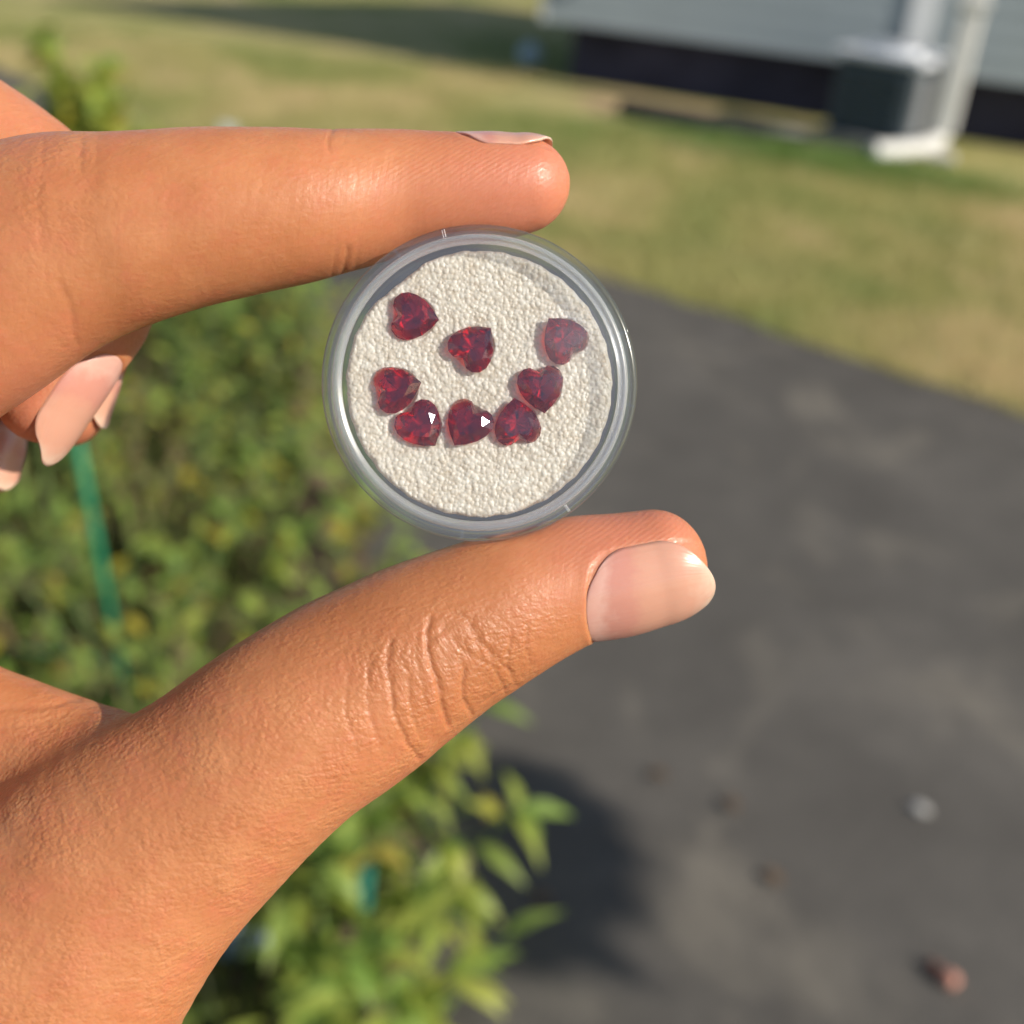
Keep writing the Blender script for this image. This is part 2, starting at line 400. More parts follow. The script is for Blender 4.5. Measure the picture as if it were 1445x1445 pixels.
# leaf litter and small grass between the plants
def scatter(name, n, region, mat, L0, W0, zmax, kindlabel, flat=True):
    v = np.zeros((n, 4, 3)); P = np.array([region() for _ in range(n)])
    a = rng.uniform(0, 6.28, n); l = L0 * rng.uniform(.5, 1.3, n); w = W0 * rng.uniform(.6, 1.3, n)
    d = np.stack([np.cos(a), np.sin(a)], 1); e = np.stack([-np.sin(a), np.cos(a)], 1)
    z = P[:, 2:3]
    if flat:
        rise = rng.uniform(-.3, .5, (n, 1)) * l[:, None] + .01
        v[:, 0] = np.hstack([P[:, :2], z + .004]); v[:, 1] = np.hstack([P[:, :2] + d * l[:, None] * .5 - e * w[:, None] * .5, z + .004 + abs(rise) * .5])
        v[:, 2] = np.hstack([P[:, :2] + d * l[:, None], z + .004 + abs(rise)]); v[:, 3] = np.hstack([P[:, :2] + d * l[:, None] * .5 + e * w[:, None] * .5, z + .006])
        f = [(4 * i, 4 * i + 1, 4 * i + 2, 4 * i + 3) for i in range(n)]
    else:
        ln = rng.uniform(.1, .7, (n, 1)) * l[:, None]
        v[:, 0] = np.hstack([P[:, :2] - e * w[:, None] * .5, z]); v[:, 1] = np.hstack([P[:, :2] + e * w[:, None] * .5, z])
        v[:, 2] = np.hstack([P[:, :2] + d * ln, z + l[:, None]]); v[:, 3] = v[:, 2]
        f = [(4 * i, 4 * i + 1, 4 * i + 2) for i in range(n)]
    o = mesh_obj(name, v.reshape(-1, 3), f, mat); tag(o, kindlabel, 'ground cover', None, 'stuff'); return o

def bedpt():
    while True:
        y = random.uniform(.9, 6.0); x = random.uniform(-.62 - .34 * y, -.05 - .18 * y)
        return (x, y, .008)
scatter('leaf_litter', 5000, bedpt, m_dead, .035, .018, .01, 'brown dead leaves lying between the weeds')
scatter('low_weeds', 14000, bedpt, leaf_mat('low_weed', (.10, .15, .03), (.10, .15, .03), (.22, .20, .05)), .07, .010, .05, 'low green growth covering the planting bed', False)
def lawnpt():
    while True:
        y = random.uniform(3.3, 9.2); x = random.uniform(-.62 * y, .47 * y)
        if y < 4.79 - .83 * x + .0 and x < 1.9 or y < 3.3: continue
        pl = Vector((x, y, 0)) - H0
        if pl.dot(hx) > 0 and pl.dot(hn) < 1.3: continue
        return (x, y, 0)
mg, tg, bg = new_mat('grass_blades')
c = ramp(tg, noise(tg, coords(tg), .8, 5, .6, .6), [(.38, (.24, .29, .080)), (.5, (.42, .385, .145)), (.62, (.62, .49, .26))])
L(tg, c, bg.inputs['Base Color']); bg.inputs['Roughness'].default_value = .7
trg = N(tg, 'ShaderNodeBsdfTranslucent'); L(tg, c, trg.inputs[0]); mxg = N(tg, 'ShaderNodeMixShader'); mxg.inputs[0].default_value = .4
L(tg, bg.outputs[0], mxg.inputs[1]); L(tg, trg.outputs[0], mxg.inputs[2]); L(tg, mxg.outputs[0], tg.nodes['Material Output'].inputs[0])
scatter('grass', 60000, lawnpt, mg, .045, .006, .05, 'short dry grass blades of the lawn', False)
def greenpt():
    while True:
        x, y = random.gauss(0, .6), random.gauss(0, .2)
        p = from_house(2.05 + x, -1.30 + y); return (p.x, p.y, .004)
scatter('green_grass', 6000, greenpt, leaf_mat('green_blade', (.15, .27, .06), (.15, .27, .06), (.25, .32, .09)), .06, .008, .05, 'greener grass along the air conditioner', False)

# green wire plant support and short stake
def support():
    root = empty('garden_stake', (-.645, 1.68, .008)); tag(root, 'tall slim green stake leaning among the weeds below the fingertips', 'stake')
    m = plain('green_coating', (.012, .20, .10), .4, .15, 30)
    bm = bmesh.new(); tube(bm, [(.02, .02, 0), (-.012, .01, .36), (-.046, 0, .74)], .0072, 10); bm_obj('post', bm, m, root, True)
    bm = bmesh.new(); tube(bm, [(.012, .018, .10), (-.10, .03, .105), (-.22, .03, .10)], .003, 8); bm_obj('tie_wire', bm, m, root, True)
support()
bm = bmesh.new(); tube(bm, [(0, 0, 0), (.004, 0, .14), (.006, .002, .25), (.006, .002, .254)], [.010, .010, .009, .005], 10)
o = bm_obj('garden_stake', bm, plain('teal_coating', (.02, .16, .13), .4, .15, 30), None, True); o.location = (-.145, 1.16, .008); tag(o, 'short teal garden stake among the long leaved weeds', 'stake')

# unseen tree added outside the frame to throw a shadow on the driveway
def added_shade_tree():
    root = empty('added_shade_tree', (3.4, -3.4, 0)); tag(root, 'unseen tree added to cast the shadow on the driveway', 'tree')
    bm = bmesh.new(); tube(bm, [(0, 0, 0), (.05, 0, 1.4), (0, .05, 2.8), (.05, 0, 4.2), (0, 0, 5.6)], [.14, .11, .09, .06, .02], 10); bm_obj('trunk', bm, M_BSTEM, root, True)
    bm = bmesh.new(); tube(bm, [(0, .03, 2.3), (.25, .9, 2.75), (.52, 1.9, 2.95), (.72, 2.7, 3.0)], [.035, .022, .011, .004], 8); bm_obj('branch', bm, M_BSTEM, root, True)
    vs_, fs = [], []
    def leaf(c, s):
        d = Vector((random.gauss(0, 1), random.gauss(0, 1), random.gauss(0, .5))).normalized(); e = d.orthogonal().normalized()
        k = len(vs_); vs_.extend([c, c + d * s * .5 + e * s * .28, c + d * s, c + d * s * .5 - e * s * .28]); fs.append((k, k + 1, k + 2, k + 3))
    for _ in range(900):
        g = Vector((random.gauss(0, 1), random.gauss(0, 1), random.gauss(0, 1))).normalized() * random.random() ** .45
        leaf(Vector((.735 + g.x * .095 - g.y * .07, 2.70 + g.y * .25, 2.98 + g.z * .055 - g.y * .03)), .07)
    for _ in range(3500):
        g = Vector((random.gauss(0, 1), random.gauss(0, 1), random.gauss(0, 1))).normalized() * random.random() ** .4
        leaf(Vector((g.x * .9, -.5 + g.y * .8, 4.9 + g.z * 1.1)), .11)
    o = mesh_obj('foliage', vs_, fs, G1, root); o['kind'] = 'stuff'
added_shade_tree()

# ------------------------------------------------------------------ hand (all in millimetres, x right, y up, z towards the viewer)
HOLD = basis(CAM + fwd * FOCUS)            # frame of the held case
F0, D0, CX = 1744.0, 135.0, 722.5
def P3(x, y, z):                            # outline point of the traced photograph put at depth z
    s = (D0 - z) / F0
    return np.array([(x - CX) * s, (CX - y) * s, z]), s

def resample(P, r, k=5):
    P = np.asarray(P, float); r = np.asarray(r, float); n = len(P)
    out, ro = [], []
    for i in range(n - 1):
        p0, p1, p2, p3 = P[max(i - 1, 0)], P[i], P[i + 1], P[min(i + 2, n - 1)]
        q0, q1, q2, q3 = r[max(i - 1, 0)], r[i], r[i + 1], r[min(i + 2, n - 1)]
        for j in range(k):
            t = j / k; b = lambda a, b_, c_, d: .5 * (2 * b_ + (c_ - a) * t + (2 * a - 5 * b_ + 4 * c_ - d) * t * t + (3 * b_ - a - 3 * c_ + d) * t ** 3)
            out.append(b(p0, p1, p2, p3)); ro.append(b(q0, q1, q2, q3))
    out.append(P[-1]); ro.append(r[-1])
    return np.array(out), np.array(ro)

class Tube:
    """limb given as (x, y, z, half width in the picture, depth ratio)"""
    def __init__(self, rows, cap=1.0, mm=False, k=5):
        P, r = [], []
        for x, y, z, h, q in rows:
            if mm: P.append((x, y, z)); r.append((h, h * q))
            else:
                p, s = P3(x, y, z); P.append(p); r.append((h * s, h * s * q))
        self.P, self.r = resample(P, r, k); self.cap = cap
        self.T = np.gradient(self.P, axis=0); self.T /= np.linalg.norm(self.T, axis=1)[:, None]
        zz = np.array([0, 0, 1.0]); self.V = np.cross(zz, self.T); self.V /= np.linalg.norm(self.V, axis=1)[:, None]
        self.W = np.cross(self.T, self.V); self.W *= np.sign(self.W[:, 2:3])
        self.len = np.concatenate([[0], np.cumsum(np.linalg.norm(np.diff(self.P, axis=0), axis=1))])
    def field(self, X, Y, Z, F, k):
        m = float(self.r.max()) + 7
        lo, hi = self.P.min(0) - m, self.P.max(0) + m
        sl_ = tuple(slice(max(0, np.searchsorted(A, a) - 1), np.searchsorted(A, b) + 1) for A, a, b in zip((X, Y, Z), lo, hi))
        if any(s.stop - s.start < 2 for s in sl_): return
        gx, gy, gz = np.meshgrid(X[sl_[0]], Y[sl_[1]], Z[sl_[2]], indexing='ij')
        sh = gx.shape; Q = np.stack([gx.ravel(), gy.ravel(), gz.ravel()], 1).astype(np.float32)
        best = np.full(len(Q), 60, np.float32)
        n = len(self.P)
        for i in range(n - 1):
            a, b = self.P[i], self.P[i + 1]; rm = float(max(self.r[i].max(), self.r[i + 1].max())) + 7
            l2, h2 = np.minimum(a, b) - rm, np.maximum(a, b) + rm
            ix = np.nonzero((Q[:, 0] > l2[0]) & (Q[:, 0] < h2[0]) & (Q[:, 1] > l2[1]) & (Q[:, 1] < h2[1]) & (Q[:, 2] > l2[2]) & (Q[:, 2] < h2[2]))[0]
            if not len(ix): continue
            q = Q[ix]; d = (b - a).astype(np.float32); dd = float(d @ d)
            t = np.clip(((q - a.astype(np.float32)) @ d) / dd, 0, 1)
            c = a.astype(np.float32) + t[:, None] * d
            rel = q - c
            V = self.V[i] * (1 - t[:, None]) + self.V[i + 1] * t[:, None]; W = self.W[i] * (1 - t[:, None]) + self.W[i + 1] * t[:, None]
            rr = self.r[i] * (1 - t[:, None]) + self.r[i + 1] * t[:, None]
            v = (rel * V).sum(1); w = (rel * W).sum(1); s = rel @ (d / math.sqrt(dd))
            ca = np.minimum(rr[:, 0], rr[:, 1]) * self.cap
            g = np.sqrt((v / rr[:, 0]) ** 2 + (w / rr[:, 1]) ** 2 + (s / ca) ** 2)
            val = (g - 1) * np.minimum(rr[:, 0], rr[:, 1])
            best[ix] = np.minimum(best[ix], val)
        best = best.reshape(sh); old = F[sl_]
        if k <= 0: F[sl_] = np.minimum(old, best)
        else:
            h = np.clip(.5 + .5 * (old - best) / k, 0, 1); F[sl_] = old * (1 - h) + best * h - k * h * (1 - h)
    def at(self, s):                        # centre, frame and radii at arc length s (straight on past the end)
        s0 = min(max(s, 0), self.len[-1]); i = min(np.searchsorted(self.len, s0, 'right') - 1, len(self.P) - 2)
        t = (s0 - self.len[i]) / (self.len[i + 1] - self.len[i])
        mix = lambda A: A[i] * (1 - t) + A[i + 1] * t
        return mix(self.P) + mix(self.T) * (s - s0), mix(self.T), mix(self.V), mix(self.W), mix(self.r)

index = Tube([(20, 345, -1, 143, .78), (60, 338, -.5, 144, .78), (110, 333, 0, 143, .78), (160, 327, 0, 138, .80), (200, 320, 0, 133, .83), (260, 309, -.3, 125, .86), (330, 300, -1, 118, .90), (400, 293, -2, 110, .92),
              (460, 286, -3, 101, .94), (500, 281, -4, 96, .96), (560, 272, -5, 86, 1.0), (640, 267, -5.5, 78, 1.03), (700, 264, -6, 74, 1.02), (737, 260, -6, 68, 1.0)], 1.0)
index_base = Tube([(105, 335, -1, 132, .82), (18, 394, -.5, 145, .82), (-120, 480, -2, 155, .85), (-330, 600, -6, 185, .8)])
palm = Tube([(-330, 600, -10, 190, .85), (-330, 900, -13, 215, .8), (-290, 1250, -10, 270, .70), (-180, 1600, -6, 300, .6)])
thumb = Tube([(-150, 1610, -1, 295, .56), (37, 1374, -.6, 228, .68), (174, 1226, -1.2, 186, .79), (292, 1130, -1.3, 159, .85), (396, 1043, -1, 147, .85), (480, 988, -2, 143, .84), (560, 936, -3, 131, .86), (640, 891, -4, 117, .88),
              (720, 853, -5, 105, .90), (770, 833, -5.6, 97, .90), (812, 819, -6, 91, .90), (870, 812, -6.3, 88, .90), (922, 801, -6.5, 83, .88)], 1.05)
web = Tube([(-260, 930, -13, 160, .6), (-120, 1010, -13, 110, .7), (0, 1062, -11, 112, .7), (120, 1115, -8, 122, .6)])
forearm = Tube([(-60, -66, -9, 24, .62), (-78, -100, -8, 25, .66), (-100, -170, 2, 29, .8), (-125, -300, 26, 38, .85)], 1.0, True)
mid_prox = Tube([(-340, 40, -18, 135, .85), (-150, 157, -18, 120, .9), (-4, 248, -18, 115, .9), (80, 305, -18, 105, .9)])
mid_tip = Tube([(80, 305, -18, 104, .9), (128, 372, -17, 88, .9), (136, 430, -16, 80, .9), (108, 482, -15, 75, .92), (84, 526, -14.5, 71, .94), (62, 562, -14.5, 68, .95)], 1.0)
ring_prox = Tube([(-340, 140, -33, 120, .85), (-80, 270, -33, 105, .9), (70, 340, -33, 95, .9)])
ring_tip = Tube([(70, 340, -33, 95, .9), (112, 420, -31, 80, .9), (108, 500, -28, 70, .9), (92, 572, -26, 62, .95)], 1.0)
little_prox = Tube([(-340, 260, -45, 105, .85), (-120, 420, -45, 90, .9), (-50, 490, -44, 82, .9)])
little_tip = Tube([(-50, 490, -44, 80, .9), (-30, 560, -40, 66, .9), (-22, 610, -37, 60, .9), (-28, 655, -36, 54, .95)], 1.0)
knuckles = Tube([(-330, 60, -18, 140, .9), (-340, 150, -33, 125, .9), (-340, 270, -45, 110, .9), (-340, 700, -40, 200, .5), (-330, 1200, -28, 280, .5)])

CASE_C = np.array([(678 - CX) * D0 / F0, (CX - 542) * D0 / F0, 0.0])   # centre of the round case
CASE_T = Matrix.Rotation(R(3.5), 4, 'Y') @ Matrix.Rotation(R(3.0), 4, 'X')

def axis(segs):
    out = []
    for a, b, st in segs: out.append(np.arange(a, b, st))
    return np.unique(np.concatenate(out))

def build_hand():
    X = axis([(-190, -66, 4.0), (-66, 25.5, .5)]); Y = axis([(-350, -64, 4.0), (-64, 51, .5), (51, 72, 2.0)]); Z = axis([(-66, -50, 2.0), (-50, -20, .8), (-20, 15, .5), (15, 68, 3.0)])
    F = np.full((len(X), len(Y), len(Z)), 20, np.float32)
    for tb, k in ((palm, 0), (index_base, 4), (index, 2.5), (web, 8), (thumb, 4.5), (forearm, 10)): tb.field(X, Y, Z, F, k)
    G = np.full_like(F, 20)
    for tb, k in ((knuckles, 0), (mid_prox, 5), (ring_prox, 3), (little_prox, 3), (mid_tip, 1.5), (ring_tip, .35), (little_tip, .35)): tb.field(X, Y, Z, G, k)
    k = .35; h = np.clip(.5 + .5 * (F - G) / k, 0, 1); F = F * (1 - h) + G * h - k * h * (1 - h); del G, h
    # the finger pads give way to the rigid case they hold
    gx, gy, gz = np.meshgrid(X, Y, Z, indexing='ij', sparse=True)
    ax = np.array((CASE_T.to_3x3() @ Vector((0, 0, 1)))[:])
    dz = (gx - CASE_C[0]) * ax[0] + (gy - CASE_C[1]) * ax[1] + gz * ax[2]
    dr = np.sqrt(np.maximum(0, (gx - CASE_C[0]) ** 2 + (gy - CASE_C[1]) ** 2 + gz ** 2 - dz ** 2))
    C = np.maximum(dr - 17.22, np.maximum(dz - 2.1, -4.15 - dz)).astype(np.float32)
    k = .5; B = -C; h = np.clip(.5 - .5 * (F - B) / k, 0, 1); F = F * (1 - h) + B * h + k * h * (1 - h)
    # surface nets
    S = F < 0
    nx, ny, nz = F.shape
    cnt = np.zeros((nx - 1, ny - 1, nz - 1), np.uint8)
    for a in (0, 1):
        for b in (0, 1):
            for c in (0, 1): cnt += S[a:nx - 1 + a, b:ny - 1 + b, c:nz - 1 + c]
    act = (cnt > 0) & (cnt < 8); I = np.argwhere(act); idx = np.full(act.shape, -1, np.int32); idx[act] = np.arange(len(I))
    ax_ = (X, Y, Z); acc = np.zeros((len(I), 3)); num = np.zeros(len(I))
    corners = [(a, b, c) for a in (0, 1) for b in (0, 1) for c in (0, 1)]
    val = {c: F[I[:, 0] + c[0], I[:, 1] + c[1], I[:, 2] + c[2]] for c in corners}
    for c in corners:
        for d in range(3):
            if c[d]: continue
            e = list(c); e[d] = 1; e = tuple(e); f0, f1 = val[c], val[e]; m = (f0 < 0) != (f1 < 0)
            t = np.where(m, f0 / np.where(m, f0 - f1, 1), 0); p = np.zeros((len(I), 3))
            for q in range(3):
                A = ax_[q]; lo = A[I[:, q] + c[q]]
                p[:, q] = lo + t * (A[I[:, q] + 1] - A[I[:, q]]) if q == d else lo
            acc += np.where(m[:, None], p, 0); num += m
    V = acc / num[:, None]
    quads = []
    for d in range(3):
        e, g = (d + 1) % 3, (d + 2) % 3
        n_ = [nx, ny, nz]; s0 = [slice(1, n - 1) for n in n_]; s1 = list(s0); s0[d] = slice(0, n_[d] - 1); s1[d] = slice(1, n_[d])
        A, B_ = S[tuple(s0)], S[tuple(s1)]; ch = A != B_; E = np.argwhere(ch) + np.array([0 if q == d else 1 for q in range(3)])
        flip = A[ch]
        def cell(de, dg):
            J = E.copy(); J[:, e] += de; J[:, g] += dg; return idx[J[:, 0], J[:, 1], J[:, 2]]
        Qd = np.stack([cell(-1, -1), cell(0, -1), cell(0, 0), cell(-1, 0)], 1)
        Qd[~flip] = Qd[~flip][:, ::-1]; quads.append(Qd)
    Qd = np.concatenate(quads); Qd = Qd[(Qd >= 0).all(1)]
    # gentle smoothing
    for _ in range(3):
        sm = np.zeros_like(V); w = np.zeros(len(V))
        for a in range(4):
            for b in (1, 3):
                np.add.at(sm, Qd[:, a], V[Qd[:, (a + b) % 4]]); np.add.at(w, Qd[:, a], 1)
        V = V * .5 + .5 * sm / np.maximum(w, 1)[:, None]
    me = bpy.data.meshes.new('hand'); me.from_pydata((V * .001).tolist(), [], Qd.tolist()); me.update()
    o = put(bpy.data.objects.new('hand', me))
    md = o.modifiers.new('s', 'SUBSURF'); md.levels = 1; md.render_levels = 1
    dg = bpy.context.evaluated_depsgraph_get(); me2 = bpy.data.meshes.new_from_object(o.evaluated_get(dg)); o.modifiers.clear(); o.data = me2; me2.name = 'hand'
    return o

hand = build_hand()

# creases and folds, pressed into the mesh; skin weights
CREASES = [  # polyline in traced outline points, half width, depth (mm)
    ([(606, 872), (602, 890), (604, 912), (612, 945), (622, 985), (634, 1024)], 5.5, .34),
    ([(656, 948), (650, 968), (655, 990), (668, 1008)], 5, .26), ([(628, 885), (604, 905)], 4, .18), ([(648, 866), (690, 915), (722, 952)], 4, .17),
    ([(690, 915), (700, 950), (712, 978)], 4, .14), ([(552, 905), (546, 945), (556, 1000), (574, 1052), (592, 1070)], 5, .24), ([(574, 960), (580, 1000), (592, 1040)], 4, .14),
    ([(520, 930), (518, 985), (535, 1050)], 5, .12), ([(676, 900), (650, 930), (656, 948)], 4, .13), ([(640, 905), (664, 925), (690, 935)], 3.5, .11),
    ([(742, 880), (744, 915), (752, 940)], 4, .10), ([(722, 900), (716, 940), (724, 965)], 4, .10), ([(668, 1000), (700, 975), (730, 968)], 3.5, .10), ([(655, 970), (690, 962)], 3.5, .10),
    ([(590, 880), (588, 930), (600, 990)], 4, .10), ([(668, 870), (660, 890), (676, 905), (682, 930)], 3.5, .10), ([(490, 950), (488, 1000), (505, 1070)], 5, .08),
    ([(490, 352), (489, 372), (484, 394)], 6, .20), ([(505, 340), (503, 385)], 6, .07), ([(474, 350), (470, 390)], 6, .07), ([(470, 180), (464, 196), (466, 210)], 4, .15),
    ([(62, 200), (54, 280), (58, 350)], 7, .07), ([(140, 192), (134, 250)], 6, .05), ([(84, 400), (100, 440), (110, 485)], 9, .11), ([(118, 196), (112, 240)], 5, .1),
    ([(0, 1003), (40, 1000), (80, 994), (112, 986)], 8, .22), ([(0, 1030), (50, 1024), (95, 1008)], 5, .12)]
def seg_dist(px, py, poly):
    d = np.full(len(px), 1e9)
    for (x0, y0), (x1, y1) in zip(poly, poly[1:]):
        dx, dy = x1 - x0, y1 - y0; t = np.clip(((px - x0) * dx + (py - y0) * dy) / (dx * dx + dy * dy), 0, 1)
        d = np.minimum(d, np.hypot(px - x0 - t * dx, py - y0 - t * dy))
    return d
NAILS = [  # limb, from, to (mm from last joint centre), middle angle, half angle, lift, point, droop
    (thumb, -9.8, 5.9, R(-39), R(67), .08, .34, .34), (index, -8.3, 4.0, R(97), R(61), .18, .22, .38),
    (mid_tip, -8.4, 6.5, R(72), R(50), .12, .50, .07), (ring_tip, -6, 2.6, R(80), R(50), .15, .4, .1), (little_tip, -5, 3.6, R(64), R(52), .15, .45, .1)]
NAILS = [(a, b, c, d * (1 if a in (thumb, index) or a.V[-1][0] > 0 else -1), *e) for a, b, c, d, *e in NAILS]
def nail_width(t): return (1 - (1 - np.clip(t / .38, 0, 1)) ** 2 * .34)
CUT = 2.2                                 # how far the cuticle curves back at the sides (mm)
def press_nail_beds(mm):
    sst = lambda x: np.clip(x, 0, 1) ** 2 * (3 - 2 * np.clip(x, 0, 1))
    for tb, s0, s1, mid, half, *_ in NAILS:
        tip = tb.P[-1]; ix = np.nonzero(((mm - tip) ** 2).sum(1) < 15 ** 2)[0]; q = mm[ix]
        K = 60; ss = np.linspace(tb.len[-1] - 12, tb.len[-1], K); fr = [tb.at(v) for v in ss]; C = np.array([f[0] for f in fr])
        n = ((q[:, None] - C[None]) ** 2).sum(2).argmin(1)
        T, V, W, r = (np.array([f[k] for f in fr])[n] for k in (1, 2, 3, 4)); rel = q - C[n]
        s = ss[n] - tb.len[-1] + (rel * T).sum(1); th = np.arctan2((rel * V).sum(1) / r[:, 0], (rel * W).sum(1) / r[:, 1])
        dth = (th - mid + np.pi) % (2 * np.pi) - np.pi
        hw = half * nail_width((s - s0) / (s1 - s0)); e = (1 - np.abs(dth) / hw) * hw * r[:, 0]                 # mm inside the side folds
        f = s - s0 - CUT * np.minimum(1, (dth / hw) ** 2)
        h_ = np.clip(.5 + .5 * (e - f) / 2.0, 0, 1); m = e * (1 - h_) + f * h_ - 2.0 * h_ * (1 - h_) * .6; press = .23 * sst((m + .06) / .34) - .04 * np.exp(-((m + .8) / .7) ** 2) * np.clip((s1 - 2.5 - s) / 2, 0, 1)
        lat = rel - T * (rel * T).sum(1)[:, None]; lat /= np.linalg.norm(lat, axis=1)[:, None] + 1e-6
        d = lat * np.where(s > 0, .8, 1)[:, None]
        mm[ix] = q - d * press[:, None]
    return mm
def finish_hand(o):
    me = o.data; n = len(me.vertices)
    co = np.zeros(n * 3); me.vertices.foreach_get('co', co); co = co.reshape(-1, 3); no = np.zeros(n * 3); me.vertex_normals.foreach_get('vector', no); no = no.reshape(-1, 3)
    mm = co * 1000; s = F0 / (D0 - mm[:, 2]); px = CX + mm[:, 0] * s; py = CX - mm[:, 1] * s
    depth = np.zeros(n); front = np.nonzero((no[:, 2] > -.15) & (mm[:, 2] > -16) & (px > -60) & (px < 1060) & (py > 100) & (py < 1500))[0]
    fx, fy = px[front], py[front]
    jx, jy = fx + 1.6 * np.sin(fy * .07) + .5 * np.sin(fy * .21 + fx * .1), fy + 1.6 * np.sin(fx * .08) + .5 * np.sin(fx * .2)
    for poly, w, d in CREASES:
        q = np.asarray(poly, float); near = (fx > q[:, 0].min() - 40) & (fx < q[:, 0].max() + 40) & (fy > q[:, 1].min() - 40) & (fy < q[:, 1].max() + 40)
        if not near.any(): continue
        dist = seg_dist(jx[near], jy[near], poly); e = .66 * np.exp(-(dist / (.60 * w)) ** 2) - .13 * np.exp(-((dist - 2.6 * w) / (1.8 * w)) ** 2)
        depth[front[near]] += d * e
    # soft lumpiness of flesh over knuckle and thenar
    lump = .10 * np.sin(px * .031 + py * .017) * np.sin(py * .027 - px * .012)
    mm = mm - no * (depth + lump * .6)[:, None]
    me.vertices.foreach_set('co', (mm * .001).ravel()); me.polygons.foreach_set('use_smooth', [True] * len(me.polygons))
    mm = press_nail_beds(mm)
    me.vertices.foreach_set('co', (mm * .001).ravel())
    blob = lambda x, y, r: np.exp(-((px - x) ** 2 + (py - y) ** 2) / r ** 2)
    relief = np.clip(.30 + .95 * blob(640, 950, 130) + .85 * blob(330, 1180, 260) + .8 * blob(120, 1280, 300) + .55 * blob(60, 260, 90) - 1.2 * blob(850, 740, 90) - .3 * blob(620, 270, 160), .05, 1)
    pink = np.clip(blob(760, 260, 130) + .8 * blob(930, 740, 120) + .5 * blob(820, 760, 90) + .9 * blob(60, 600, 110) + .35 * blob(600, 330, 120) + .7 * blob(-20, 690, 60) + .4 * blob(30, 160, 60), 0, 1)
    tan_ = np.clip(.8 * blob(690, 930, 120) + .6 * blob(520, 880, 130) + .4 * blob(400, 400, 120) + .4 * blob(250, 1180, 60), 0, 1)
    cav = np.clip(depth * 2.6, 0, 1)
    prints = np.clip(blob(690, 275, 85) + .8 * blob(600, 270, 90) + blob(840, 735, 90) + .8 * blob(940, 745, 60) + blob(30, 600, 60), 0, 1)
    knuckle = np.clip(blob(640, 930, 85) + .6 * blob(540, 960, 80) + .35 * blob(80, 300, 90), 0, 1)
    for nm, a in (('prints', prints), ('knuckle', knuckle), ('relief', relief), ('pink', pink), ('tan', tan_), ('cavity', cav)):
        at = me.attributes.new(nm, 'FLOAT', 'POINT'); at.data.foreach_set('value', a.astype(np.float32))
    me.update()

